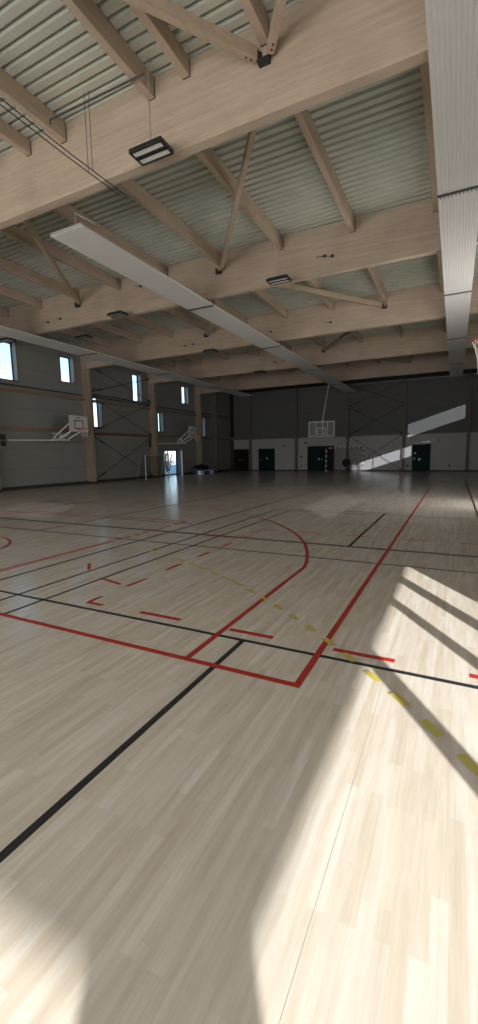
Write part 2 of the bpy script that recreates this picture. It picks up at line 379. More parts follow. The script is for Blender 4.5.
# red dashes of the small-sided courts
for a, b in ((-2.77, -2.28), (-1.74, -1.32), (-0.80, -0.33), (0.17, 0.65), (1.15, 1.6)): strip('red_dash', 'red', a, b, 3.19, 3.245)
for a, b in ((4.63, 4.98), (5.43, 5.80), (6.22, 6.57)): strip('red_dash', 'red', -3.515, -3.46, a, b)
line('red_corner_mark', 'red', (-3.50, 3.21), (-3.27, 3.21)); line('red_corner_mark', 'red', (-3.49, 3.235), (-3.49, 3.42))
line('red_corner_mark', 'red', (-3.49, 3.83), (-3.47, 4.19)); line('red_corner_mark', 'red', (-4.04, 3.96), (-3.62, 3.86))
line('red_corner_mark', 'red', (-4.76, 4.46), (-4.50, 4.20), 0.045)
line('red_corner_mark', 'red', (-3.60, 7.04), (-3.42, 7.32)); line('red_corner_mark', 'red', (-4.3, 7.02), (-3.6, 7.04)); line('red_corner_mark', 'red', (-3.62, 7.7), (-3.50, 7.95))
for a, b in ((-3.5, -3.22), (-2.74, -2.29), (-1.81, -1.4), (-0.78, -0.29), (0.16, 0.6)): strip('red_dash', 'red', a, b, 8.04, 8.09)
# yellow dashed arc
for k in range(24):
    a = 33.7 + 1.667*k
    arc('yellow_arc_dash', 'yellow', (-7.869, -4.177), 10.27, a-0.42, a+0.42, wd=0.055, z=0.0042, n=3)

# walls --------------------------------------------------------------
# (y0, y1, z0, z1) as one sees them from the floor of the hall
LW = [(13.05, 14.38, 5.33, 7.15), (17.02, 17.92, 5.70, 7.10), (19.22, 19.87, 3.33, 5.12), (22.85, 23.72, 5.25, 7.05),
      (25.45, 26.05, 3.30, 4.72), (28.6, 29.5, 5.66, 7.02), (31.35, 32.0, 3.15, 4.75), (7.4, 8.6, 5.33, 7.20), (1.4, 2.6, 5.33, 7.20)]
LDOOR = (26.10, 28.05, 0.0, 2.02)
wall('wall_left', 'x', XL, XL-0.36, YN, YF, 7.99, LW+[LDOOR], ['clad_left'])
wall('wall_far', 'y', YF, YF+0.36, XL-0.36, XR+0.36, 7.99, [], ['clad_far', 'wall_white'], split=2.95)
ROWA = (26.5, 33.05, 4.78, 5.90); ROWB = (19.7, 27.3, 3.20, 4.12); LOWR = (0.8, 6.2, 1.80, 2.35); HIGHN = (-4.05, -1.15, 2.62, 3.28)  # unseen openings, sized so their sun patches land in place
GLZ = (-4.72, 0.67, 0.02, 3.59*SS+0.05)  # unseen glazing, head height set by the edge of the floor sun patch
wall('wall_right', 'x', XR, XR+0.2, YN-0.10, YF, 7.99, [GLZ, ROWA, ROWB, LOWR], ['clad_left', 'wall_white'], split=2.95)
NT = (0.74+5.28)*0.642*SS
NDOOR = (1.2, 2.99, 0.02, NT+0.06)  # unseen opening, low head shaped to place the near sun patch
wall('wall_near', 'y', YN, YN-0.10, XL-0.36, XR, 7.99, [NDOOR, HIGHN], ['clad_left', 'wall_white'], split=2.95)

def left_window(k, y0, y1, z0, z1):
    xg = XL-0.27
    f = MB(); t = 0.055
    f.box(xg-0.03, xg+0.03, y0, y0+t, z0, z1).box(xg-0.03, xg+0.03, y1-t, y1, z0, z1).box(xg-0.03, xg+0.03, y0+t, y1-t, z0, z0+t).box(xg-0.03, xg+0.03, y0+t, y1-t, z1-t, z1)
    o = f.build('window_%d' % k, 'frame'); struct(o)
    MB().box(xg-0.006, xg+0.006, y0+t, y1-t, z0+t, z1-t).build('glass_pane', 'glass', o)
    a = MB(); r = 0.07    # timber architrave round the reveal, standing 5 cm proud
    a.box(XL, XL+0.05, y0-r, y0, z0-r, z1+r).box(XL, XL+0.05, y1, y1+r, z0-r, z1+r).box(XL, XL+0.05, y0, y1, z0-r, z0).box(XL, XL+0.05, y0, y1, z1, z1+r)
    a.build('window_surround', 'rail', o)
for k, q in enumerate(LW): left_window(k+1, *q)
# right wall glazing
def right_window(k, y0, y1, z0, z1, posts, pw=0.1, g='glass'):
    xg = XR+0.06; t = 0.05; f = MB()
    f.box(xg-0.03, xg+0.03, y0, y0+t, z0, z1).box(xg-0.03, xg+0.03, y1-t, y1, z0, z1).box(xg-0.03, xg+0.03, y0+t, y1-t, z0, z0+t).box(xg-0.03, xg+0.03, y0+t, y1-t, z1-t, z1)
    o = f.build('window_%d' % k, 'frame'); struct(o)
    for p, wd in posts: MB().box(xg-0.03, xg+0.03, p-wd/2, p+wd/2, z0+t, z1-t).build('mullion', 'frame', o)
    MB().box(xg+0.035, xg+0.04, y0+t, y1-t, z0+t, z1-t).build('glass_pane', g, o)
right_window(10, *GLZ, [(-0.13, 0.20), (-0.98, 0.14), (-2.34, 0.17)])
right_window(11, *ROWA, [], 0.06, 'solar')
right_window(12, *ROWB, [(22.6, 0.04)], 0.06, 'solar')
right_window(16, *LOWR, [], 0.06, 'solar2')
nd = MB(); nd.box(NDOOR[0], NDOOR[0]+0.06, YN-0.08, YN-0.03, 0.02, NT+0.06).box(NDOOR[1]-0.05, NDOOR[1], YN-0.08, YN-0.03, 0.02, NT+0.06).box(NDOOR[0]+0.06, NDOOR[1]-0.05, YN-0.08, YN-0.03, NT, NT+0.06)
o = struct(nd.build('window_15', 'frame')); MB().box(NDOOR[0]+0.06, NDOOR[1]-0.05, YN-0.06, YN-0.05, 0.02, NT).build('glass_pane', 'glass', o)
mb = MB(); a, b, c0_, c1_ = HIGHN
mb.box(a, b, YN-0.07, YN-0.02, c0_, c0_+0.05).box(a, b, YN-0.07, YN-0.02, c1_-0.05, c1_).box(a, a+0.05, YN-0.07, YN-0.02, c0_+0.05, c1_-0.05).box(b-0.05, b, YN-0.07, YN-0.02, c0_+0.05, c1_-0.05)
o = struct(mb.build('window_17', 'frame')); MB().box(a+0.05, b-0.05, YN-0.05, YN-0.04, c0_+0.05, c1_-0.05).build('glass_pane', 'solar2', o)
# opaque white panels added on the near wall behind the fill lamp
pb = MB()
for i in range(15):
    xa = -16.1+i*1.2; xb = xa+1.16
    if xb < HIGHN[0]-0.1 or xa > HIGHN[1]+0.1: pb.box(xa, xb, YN+0.002, YN+0.05, 1.3 if xb < NDOOR[0]-0.1 else 1.6, 6.2)
    else: pb.box(xa, xb, YN+0.002, YN+0.05, 1.3, HIGHN[2]-0.08).box(xa, xb, YN+0.002, YN+0.05, HIGHN[3]+0.08, 6.2)
struct(pb.build('window_13', 'poly'))
pb = MB()
for i in range(18): pb.box(XR-0.05, XR-0.005, -3.2+i*1.25, -3.2+i*1.25+1.21, 3.5, 5.9)
struct(pb.build('window_14', 'poly'))  # unseen white panels added on the right wall behind the side fill lamp

# ceiling: trapezoidal steel deck, ribs across the hall -------------------
dk = MB(); y = YN-0.3; pts = []
while y < YF+0.3:
    pts += [(y, ZD), (y+0.115, ZD), (y+0.130, ZD+0.075), (y+0.185, ZD+0.075)]; y += 0.2
for (ya, za), (yb, zb) in zip(pts[:-1], pts[1:]):
    dk.poly([(XL-0.3, ya, za), (XR+0.3, ya, za), (XR+0.3, yb, zb), (XL-0.3, yb, zb)])
dko = dk.build('ceiling', 'deck'); struct(dko)
struct(MB().box(XL-0.36, XR+0.36, YN-0.36, YF+0.36, 8.0, 8.2).build('trim_1', 'dark'))   # roof build-up over the deck

# skirtings, wall rails
def trim(name, mat, *b): return struct(MB().box(*b).build(name, mat))
trim('baseboard_left', 'base', XL, XL+0.03, YN, 26.05, 0, 0.16)
trim('baseboard_left', 'base', XL, XL+0.03, 28.1, YF, 0, 0.16)
trim('trim_2', 'rail', XL, XL+0.14, YN, YF, 4.76, 4.92)
trim('trim_3', 'rail', XL, XL+0.14, YN, YF, 2.90, 3.08)
trim('trim_4', 'rail', XL, XL+0.10, YN, 18.1, 2.38, 2.45)
trim('trim_5', 'dark', XL, XL+0.07, YN, YF, 5.06, 5.12)
trim('trim_6', 'steel', XL, XR, YF-0.09, YF-0.03, 7.16, 7.20)
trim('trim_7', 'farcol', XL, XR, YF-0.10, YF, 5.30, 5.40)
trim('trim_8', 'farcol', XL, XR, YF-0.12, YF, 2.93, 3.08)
trim('trim_9', 'rail', XR-0.12, XR, YN, YF, 3.0, 3.15)
trim('baseboard_far', 'base', XL, XR, YF-0.03, YF, 0, 0.10)
trim('trim_10', 'dark', XL, XR, YF-0.45, YF, 7.26, 7.79)  # dark box, its colour stands in for the dark void above the wall

# ------------------------------------------------------------------ columns
COLY = [b+BW/2 for b in BEAM_Y] + [33.3]
names = ['behind the camera', 'under the end of the nearest visible beam', 'at the left edge of the photo', 'beside the nearest folding basket', 'before the glazed door', 'behind the second folding basket', 'between the last beam and the far wall']
def column(loc, sx, sy, h_, label, mat='column'):
    t = empty('timber_column', loc, label, 'column', 'timber columns')
    MB().box(-sx/2, sx/2, -sy/2, sy/2, 0.04, h_).build('post', mat, t, bevel=0.008)
    MB().box(-sx/2-0.015, sx/2+0.015, -sy/2-0.015, sy/2+0.015, 0, 0.12).build('base_plate', 'dark', t)
    return t
for i, yy in enumerate(COLY):
    sx = 0.52
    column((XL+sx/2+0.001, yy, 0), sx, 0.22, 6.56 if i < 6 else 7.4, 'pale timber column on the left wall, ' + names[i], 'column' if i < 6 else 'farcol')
    if i not in (0, 4, 5, 6):
        column((XR-0.13, yy, 0), 0.24, 0.22, 6.56 if i < 6 else 7.4, 'pale timber column on the right wall under the %s cross beam' % ORD[min(i, 6)])
column((2.965, -4.96, 0), 0.065, 0.44, 7.4, 'added timber post in the corner behind the camera, shaping the floor shadow')  # added post whose shadow stands in for that of the camera holder
FX = [-17.24, -12.69, -8.14, -3.68, 0.86]
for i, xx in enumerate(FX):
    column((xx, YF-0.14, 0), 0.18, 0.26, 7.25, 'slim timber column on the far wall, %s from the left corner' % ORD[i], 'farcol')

# ------------------------------------------------------------------ beams and purlins
bn = ['over the camera', 'nearest in view, crossing the top of the photo', 'second in view, carrying two lamps', 'third in view', 'fourth in view', 'fifth in view, last before the far wall']
for i, yy in enumerate(BEAM_Y):
    o = MB().box(XL+0.0, XR, yy, yy+BW, ZB, ZD-0.001).build('glulam_beam', 'beam', bevel=0.012)
    tag(o, 'deep pale glued timber roof beam ' + bn[i], 'beam', 'deep roof beams')
bayn = ['over the camera', 'before the nearest beam', 'between the first and second visible beams', 'between the second and third visible beams', 'between the third and fourth visible beams', 'between the fourth and fifth visible beams', 'beyond the last beam']
edges = [YN] + BEAM_Y + [YF]
proto = {}
for bay in range(1, 7):
    ya = edges[bay] + BW; yb = edges[bay+1]
    xs = list(PX)
    if bay == 1: xs = PX + [-4.10, -7.85]
    for j, xx in enumerate(xs):
        dep = 0.33 if j < 10 else 0.26
        L = round(yb-ya, 3); key = (L, dep)
        if key not in proto:
            t = empty('roof_purlin', (0, 0, 0), 'x', 'purlin')
            MB().box(-0.065, 0.065, 0.003, L-0.003, -dep, -0.002).build('timber', 'purlin', t, bevel=0.006)
            h_ = MB(); h_.box(-0.069, -0.066, L-0.02, L, -dep-0.003, -0.02).box(0.066, 0.069, L-0.02, L, -dep-0.003, -0.02).box(-0.066, 0.066, L-0.02, L, -dep-0.003, -dep)
            h_.build('joist_hanger', 'dark', t); proto[key] = t; r = t
        else: r = copy_tree(proto[key])
        r.location = (xx, ya, ZD)
        rank = ORD[j] if j < 10 else ''
        tag(r, ('%s pale timber roof purlin from the right wall, %s' % (rank, bayn[bay])) if j < 10 else
            ('thin extra timber purlin %s, %s' % (bayn[bay], 'right of the pair' if j == 10 else 'leftmost')), 'purlin', 'roof purlins')

# diagonal roof bracing, slung just under the purlins
def brace(p, q, label):
    t = empty('roof_brace', ((p[0]+q[0])/2, (p[1]+q[1])/2, 0), label, 'brace', 'diagonal roof braces')
    o_ = t.location; zc = 7.33
    P = Vector((p[0]-o_[0], p[1]-o_[1], zc)); Q = Vector((q[0]-o_[0], q[1]-o_[1], zc))
    d = (Q-P).normalized()
    MB().beam(P+d*0.10, Q-d*0.10, 0.10, 0.17).build('timber', 'purlin', t, bevel=0.005)
    MB().beam(P+d*0.002, P+d*0.14, 0.03, 0.12).build('end_plate', 'black', t)
    MB().beam(Q-d*0.14, Q-d*0.002, 0.03, 0.12).build('end_plate', 'black', t)
    for s_ in (0.18, 0.26):
        c = Q-d*s_; MB().tube([c+Vector((0, 0, -0.10)), c+Vector((0, 0, -0.083))], 0.013, 8).build('bolt_head', 'black', t)
def yn(k): return BEAM_Y[k]          # near face
def yf(k): return BEAM_Y[k]+BW
BR = [((-6.87, yf(0)), (-2.80, yn(1)), 'timber brace from upper left meeting the nearest beam'),
      ((1.30, yf(0)), (-2.68, yn(1)), 'timber brace from upper right meeting the nearest beam'),
      ((-2.80, yf(1)), (-6.82, yn(2)), 'slim timber brace crossing behind the nearest beam at centre'),
      ((-8.95, yf(1)), (-12.95, yn(2)), 'slim timber brace left of the white ceiling panel'),
      ((-6.90, yf(2)), (-2.80, yn(3)), 'timber brace behind the second beam, right of centre'),
      ((-6.95, yf(2)), (-10.95, yn(3)), 'timber brace behind the second beam, under the centre panel'),
      ((-2.80, yf(3)), (-6.85, yn(4)), 'timber brace behind the third beam'),
      ((-6.90, yf(4)), (-2.80, yn(5)), 'timber brace behind the fourth beam')]
for p, q, l_ in BR: brace(p, q, l_)
# black node plates at the bracing joints
for i, (xx, k, s_) in enumerate(((-2.74, 1, 0), (-6.87, 2, 0), (-13.0, 2, 0), (-2.74, 3, 0), (-10.95, 3, 0), (-6.87, 4, 0))):
    yy = BEAM_Y[k]
    mb = MB(); mb.box(xx-0.09, xx+0.09, yy-0.11, yy-0.001, 7.20, 7.245).box(xx-0.09, xx-0.07, yy-0.11, yy-0.001, 7.245, 7.36).box(xx+0.07, xx+0.09, yy-0.11, yy-0.001, 7.245, 7.36)
    tag(mb.build('brace_bracket', 'black'), 'black brace bracket on the %s visible beam, %s' % (ORD[k-1], ['where three braces meet', 'right of the centre panel', 'left of the centre panel', 'right of the centre panel', 'left of the centre panel', 'right of the centre panel'][i]), 'bracket', 'bracing brackets')

# ------------------------------------------------------------------ radiant ceiling panels
def panel_run(x0, x1, y0, y1, z, joints, label, hang):
    t = empty('radiant_ceiling_panel', ((x0+x1)/2, y0, z), label, 'ceiling heating panel', 'white radiant ceiling panels')
    W_ = x1-x0; js = [y0]+joints+[y1]
    for a, b in zip(js[:-1], js[1:]):
        mb = MB(); n = 12; pt_ = []
        for i in range(n):
            u = -W_/2+W_*i/n; v = W_/n
            pt_ += [(u, 0), (u+v*0.62, 0), (u+v*0.74, 0.007), (u+v*0.88, 0.007)]
        pt_.append((W_/2, 0))
        ya, yb = a-y0+0.012, b-y0-0.012
        for (ua, za), (ub, zb) in zip(pt_[:-1], pt_[1:]): mb.poly([(ua, ya, za), (ua, yb, za), (ub, yb, zb), (ub, ya, zb)])
        mb.box(-W_/2-0.012, -W_/2, ya, yb, 0, 0.035).box(W_/2, W_/2+0.012, ya, yb, 0, 0.035).box(-W_/2, W_/2, ya, yb, 0.025, 0.033)
        mb.poly([(-W_/2, ya, 0), (W_/2, ya, 0), (W_/2, ya, 0.03), (-W_/2, ya, 0.03)]); mb.poly([(-W_/2, yb, 0), (W_/2, yb, 0), (W_/2, yb, 0.03), (-W_/2, yb, 0.03)])
        mb.build('panel_section', 'panel', t)
    for j in joints:
        mb = MB(); mb.box(-W_/2-0.015, W_/2+0.015, j-y0-0.035, j-y0+0.035, -0.012, -0.002); 
        for i in range(11): mb.box(-W_/2+W_*(i+0.35)/11, -W_/2+W_*(i+0.65)/11, j-y0+0.035, j-y0+0.10, -0.012, -0.002)
        mb.build('joint_cover', 'dark', t)
    for j in hang:
        mb = MB()
        for s_ in (-0.38, 0.38): mb.tube([(s_*W_, j-y0, 0.033), (s_*W_, j-y0, ZB-z if hang_to_beam(j) else ZD-z-0.02)], 0.006, 6)
        mb.build('hanger_rod', 'dark', t)
    # supply pipes and header at the near end
    mb = MB(); mb.tube([(-W_/2, 0.03, 0.05), (W_/2, 0.03, 0.05)], 0.04, 10); mb.tube([(W_*0.3, 0.03, 0.05), (W_*0.3, 0.03, 0.30), (W_*0.3, 0.6, 0.34)], 0.015, 8)
    mb.build('header_pipe', 'steel', t)
    return t
def hang_to_beam(y): return any(b <= y <= b+BW for b in BEAM_Y)
hb = [b+BW/2 for b in BEAM_Y]
panel_run(-0.49, 0.22, -1.0, 31.3, 6.28, [3.4, 9.42, 15.1, 20.9, 26.7], 'long white ribbed heating panel overhead along the right side', hb)
panel_run(-7.99, -7.08, 7.0, 34.6, 6.28, [12.38, 18.3, 24.3, 30.2], 'long white ribbed heating panel under the roof in the middle', hb[2:])
panel_run(-15.90, -14.85, 1.0, 32.3, 6.28, [3.2, 9.2, 15.15, 20.9, 26.7], 'long white ribbed heating panel along the left side windows', hb)

# ------------------------------------------------------------------ lamps
def lamp_proto():
    t = empty('sports_hall_lamp', (0, 0, 0), 'x', 'ceiling lamp')
    mb = MB(); w2, d2 = 0.32, 0.175
    mb.box(-w2, w2, -d2, -d2+0.035, 0, 0.07).box(-w2, w2, d2-0.035, d2, 0, 0.07).box(-w2, -w2+0.035, -d2+0.035, d2-0.035, 0, 0.07).box(w2-0.035, w2, -d2+0.035, d2-0.035, 0, 0.07)
    mb.box(-w2+0.035, w2-0.035, -0.035, 0.035, 0, 0.07)
    mb.box(-w2+0.05, w2-0.05, -d2+0.04, d2-0.04, 0.071, 0.10)
    mb.build('lamp_housing', 'black', t, bevel=0.004)
    for s_ in (-1, 1):
        MB().box(-w2+0.036, w2-0.036, s_*0.095-0.055, s_*0.095+0.055, 0.012, 0.02).build('diffuser', 'lampglass', t)
    mb = MB(); mb.tube([(0, 0, 0.10), (0, 0.0, 1.375)], 0.010, 6); mb.tube([(-0.2, 0, 0.10), (0, 0, 0.30), (0.2, 0, 0.10)], 0.004, 6)
    mb.build('suspension_wire', 'steel', t)
    return t
lp = lamp_proto(); first = True
LAMPS = [(-4.62, 6.18, 'in front of the nearest roof beam'), (-4.69, 12.0, 'on the second roof beam right of the centre panel'), (-10.7, 12.0, 'on the second roof beam left of the centre panel'),
         (-16.9, 12.2, 'high beside the leftmost window'), (-13.9, 13.5, 'between the left panel and the third roof beam'), (-10.6, 18.2, 'on the third roof beam left of the centre panel'), (-10.7, 24.2, 'on the fourth roof beam left of the centre panel')]
for xx, yy, l_ in LAMPS:
    r = lp if first else copy_tree(lp); first = False
    r.location = (xx, yy, 6.42); tag(r, 'black framed lamp ' + l_, 'ceiling lamp', 'hanging hall lamps')

# cables and conduit before the nearest beam
for i, xx in enumerate((-5.88, -5.98)):
    mb = MB(); n = 24
    mb.tube([(xx, 0.6+6.5*k/n, 6.52+0.10*(abs(k/n-0.78))) for k in range(n+1)], 0.009, 6)
    o = mb.build('suspended_cable', 'black'); tag(o, 'thin black cable slung lengthwise under the roof, %s of the pair' % ('right' if i == 0 else 'left'), 'cable', 'pair of slung cables')
    h_ = MB().tube([(xx, 6.16, 6.53), (xx, 6.16, ZD-0.02)], 0.005, 6).build('hanging_wire', 'black', o)
t = MB().tube([(-6.60, 5.95, 7.36), (-6.60, 5.95, 7.43), (-4.57, 6.0, 7.43)], 0.014, 8)
tag(t.build('cable_conduit', 'dark'), 'dark conduit running across under the purlins at upper left', 'conduit')
# small dark fittings screwed to the beam faces
for i, (xx, k, zz) in enumerate(((-3.5, 2, 7.02), (-3.28, 2, 6.98), (-10.0, 2, 7.4), (-14.0, 2, 6.93), (-14.7, 2, 6.9), (-7.6, 3, 7.0), (-4.9, 3, 7.0), (-12.2, 3, 6.95), (-11.7, 3, 6.97), (-9.8, 4, 6.98), (-9.2, 4, 6.98))):
    mb = MB(); mb.box(xx-0.04, xx+0.04, BEAM_Y[k]-0.05, BEAM_Y[k]-0.001, zz-0.03, zz+0.03); mb.tube([(xx-0.25, BEAM_Y[k]-0.01, zz+0.03), (xx, BEAM_Y[k]-0.02, zz)], 0.008, 6)
    tag(mb.build('cable_clamp', 'dark'), 'small dark cable clamp on the %s visible beam, %.1f metres from the right panel' % (ORD[k-1], -0.5-xx), 'clamp', 'clamps on the beam faces')

# ------------------------------------------------------------------ steel cross bracing
def xbrace(name, pts4, label, wallx=None, wally=None):
    t = empty(name, (0, 0, 0), label, 'cross brace', 'steel wall bracing')
    a, b, z0, z1 = pts4
    def P(u, z): return (wallx, u, z) if wallx is not None else (u, wally, z)
    t.location = P((a+b)/2, 0); L0 = Vector(t.location)
    for s_ in (0, 1):
        p, q = Vector(P(a, z0 if s_ == 0 else z1))-L0, Vector(P(b, z1 if s_ == 0 else z0))-L0
        off = Vector((0.02*(s_*2-1), 0, 0)) if wallx is not None else Vector((0, 0.02*(s_*2-1), 0))
        p += off; q += off; d = q-p
        MB().tube([p, q], 0.016, 8).build('tie_rod', 'black', t)
        MB().tube([p+d*0.12, p+d*0.18], 0.034, 8).build('turnbuckle', 'black', t)
        MB().beam(p, p+d*0.035, 0.09, 0.09).beam(q-d*0.035, q, 0.09, 0.09).build('gusset_plate', 'black', t)
    return t
lev = ['lower', 'middle', 'upper']
for i, (z0, z1) in enumerate(((0.15, 2.82), (3.04, 5.09), (5.31, 6.85))):
    xbrace('steel_cross_brace', (18.85, 24.35, z0, z1), '%s black steel cross brace on the left wall behind the nearest basket' % lev[i], wallx=XL+0.2)
for i, (z0, z1) in enumerate(((0.12, 2.95), (3.05, 5.25), (5.40, 7.1))):
    xbrace('steel_cross_brace', (-8.02, -3.79, z0, z1), '%s black steel cross brace on the far wall behind the striped goal' % lev[i], wally=YF-0.14)
for i, zz in enumerate((2.93, 5.2)):
    tag(MB().tube([(XL+0.2, 18.72, zz), (XL+0.2, 24.45, zz)], 0.03, 8).build('steel_strut', 'black'), '%s horizontal black strut of the left wall bracing' % lev[i], 'strut', 'bracing struts')

# ------------------------------------------------------------------ doors of the far wall
def far_door(k, x0, x1, zt, mat, leaves, handle=True):
    yy = YF-0.05
    mb = MB(); t = 0.05
    mb.box(x0-t, x0, yy-0.02, YF, 0, zt+t).box(x1, x1+t, yy-0.02, YF, 0, zt+t).box(x0, x1, yy-0.02, YF, zt, zt+t)
    o = struct(mb.build('door_%d' % k, 'dark'))
    wd = (x1-x0)/leaves
    for i in range(leaves):
        l_ = MB().box(x0+i*wd+0.006, x0+(i+1)*wd-0.006, yy, YF-0.005, 0.01, zt-0.006).build('door_leaf', mat, o, bevel=0.005)
        hx = x0+i*wd+0.12 if (i == leaves-1 and leaves > 1) else x0+(i+1)*wd-0.12
        if leaves == 1: hx = x0+0.14
        mb = MB(); mb.box(hx-0.02, hx+0.02, yy-0.012, yy, 0.92, 1.14); mb.tube([(hx, yy-0.012, 1.05), (hx, yy-0.055, 1.05), (hx+0.13*(1 if leaves == 1 or i else -1), yy-0.055, 1.05)], 0.011, 8)
        mb.build('door_handle', 'steel', l_)
    return o
far_door(1, -19.02, -17.52, 2.02, 'doorbr', 2)
d2 = far_door(2, -16.40, -14.86, 2.02, 'door', 1)
d3 = far_door(3, -11.64, -9.34, 2.15, 'door', 2)
d4 = far_door(4, -2.98, -1.72, 2.10, 'door', 1)
def disc(x, z, r, parent, mat='white', name='door_sign'):
    MB().tube([(x, YF-0.052, z), (x, YF-0.066, z)], r, 20).build(name, mat, parent)
disc(-2.48, 0.95, 0.10, d4); disc(-2.80, 1.45, 0.07, d4); disc(-15.6, 1.15, 0.09, d2); disc(-10.65, 1.05, 0.08, d3)
# wall fittings
def fitting(name, box_, mat, label, cat):
    return tag(MB().box(*box_).build(name, mat, bevel=0.004), label, cat)
y1 = YF-0.06
fitting('wall_switch', (-12.35, -12.22, y1, YF, 1.15, 1.35), 'black', 'small dark switch box on the white wall left of the double door', 'switch')
fitting('socket_box', (-12.3, -12.2, y1, YF, 0.35, 0.45), 'black', 'tiny dark socket low on the white wall left of the double door', 'socket')
fitting('emergency_light', (-14.05, -13.72, y1, YF, 2.20, 2.30), 'dark', 'small grey emergency light on the wall right of the single teal door', 'emergency light')
fitting('emergency_light', (-12.0, -11.7, y1, YF, 2.42, 2.52), 'dark', 'small grey emergency light above left of the double door', 'emergency light')
fitting('door_stop', (-14.25, -13.6, YF-0.12, YF-0.031, 0.0, 0.10), 'black', 'low black box on the floor by the far wall between the doors', 'box')
fitting('socket_box', (-3.42, -3.26, y1, YF, 0.38, 0.52), 'dark', 'dark socket low on the wall left of the rightmost door', 'socket')
fitting('socket_box', (-0.4, -0.22, y1, YF, 0.38, 0.52), 'dark', 'dark socket low on the wall right of the rightmost door', 'socket')
hk = empty('coat_rack', (-1.6, YF, 2.28), 'pale metal bracket rack above the right corner of the rightmost door', 'rack')
MB().box(-0.75, 0.0, -0.05, -0.01, 0.0, 0.05).build('rail', 'steel', hk)
for q in (-0.72, -0.25, 0.12, 0.33): MB().box(q-0.02, q+0.02, -0.07, -0.01, -0.02, 0.32 if q > 0 else 0.25).build('upright', 'white' if q > 0 else 'steel', hk)
MB().box(0.42, 0.46, -0.07, -0.01, 0.0, 0.30).build('dark_upright', 'black', hk)
# rainwater pipe in the far left corner
dp = empty('downpipe', (-19.13, YF-0.18, 0), 'black square downpipe in the far left corner above the white wall', 'pipe')
MB().box(-0.11, 0.11, -0.11, 0.11, 3.45, 7.2).build('pipe', 'black', dp); MB().box(-0.25, 0.16, -0.13, 0.13, 3.25, 3.45).build('elbow_box', 'black', dp)
struct(MB().box(XL, -19.08, YF-0.05, YF-0.005, 0.0, 2.9).build('trim_11', 'base'))
# hose reel on the third column
hr = empty('hose_reel', (-8.15, YF-0.42, 0), 'dark round hose reel with maroon hub at the foot of a far wall column', 'hose reel')
MB().tube([(0.0, -0.10, 0.72), (0.0, 0.08, 0.72)], 0.33, 28).build('reel_drum', 'fabric', hr)
MB().tube([(0.0, -0.13, 0.72), (0.0, -0.10, 0.72)], 0.17, 24).build('reel_hub', 'maroon', hr)
MB().box(-0.04, 0.04, 0.08, 0.14, 0.0, 1.0).build('stand', 'black', hr)

# ------------------------------------------------------------------ red and white striped goal
def striped(mb, p, q, n, wd=0.08, start=0):
    p, q = Vector(p), Vector(q)
    for i in range(n): mb.beam(p+(q-p)*i/n, p+(q-p)*(i+1)/n, wd, wd, mi=(i+start) % 2)
ga, gb = Vector((-9.44, 34.75, 0)), Vector((-6.72, 35.95, 0)); gd = (gb-ga); gl = gd.length
gt = empty('handball_goal', ga, 'red and white striped goal before the double door of the far wall', 'goal', rz=math.atan2(gd.y, gd.x))
mb = MB(); striped(mb, (0, 0, 0), (0, 0, 2.0), 10); mb.build('goal_post', ['white', 'black'], gt)
mb = MB(); striped(mb, (gl, 0, 0), (gl, 0, 2.0), 10, start=1); mb.build('goal_post', ['white', 'redp'], gt)
mb = MB(); striped(mb, (0.04, 0, 1.96), (gl-0.04, 0, 1.96), 15, start=1); mb.build('crossbar', ['white', 'redp'], gt)
for gx in (0, gl):
    MB().tube([(gx, 0.04, 1.95), (gx, 0.30, 1.93), (gx, 0.75, 0.03), (gx, 0.04, 0.03)], 0.014, 8).build('side_frame', 'steel', gt)
MB().tube([(0, 0.75, 0.03), (gl, 0.75, 0.03)], 0.014, 8).build('rear_bar', 'steel', gt)
nb = MB(); nb.poly([(0.02, 0.30, 1.93), (gl-0.02, 0.30, 1.93), (gl-0.02, 0.75, 0.03), (0.02, 0.75, 0.03)]); nb.poly([(0.02, 0.0, 1.95), (gl-0.02, 0.0, 1.95), (gl-0.02, 0.30, 1.93), (0.02, 0.30, 1.93)])
nb.build('net', 'netx', gt)

# white small goal at the left wall
gt = empty('small_goal', (-18.1, 22.25, 0), 'thin white goal frame with dark net against the left wall', 'goal')
MB().tube([(0, 0, 0), (0, 0, 1.62)], 0.035, 10).build('goal_post', 'white', gt)
MB().tube([(0, 2.5, 0), (0, 2.5, 1.62)], 0.035, 10).build('goal_post', 'white', gt)
MB().tube([(0, 0.03, 1.6), (0, 2.47, 1.6)], 0.03, 10).build('crossbar', 'steel', gt)
for q in (0, 2.5): MB().tube([(-0.03, q, 1.6), (-0.35, q, 1.58), (-0.75, q, 0.03), (-0.03, q, 0.03)], 0.014, 8).build('side_frame', 'steel', gt)
nb = MB(); nb.poly([(-0.35, 0.03, 1.58), (-0.35, 2.47, 1.58), (-0.75, 2.47, 0.03), (-0.75, 0.03, 0.03)]); nb.build('net', 'net', gt)

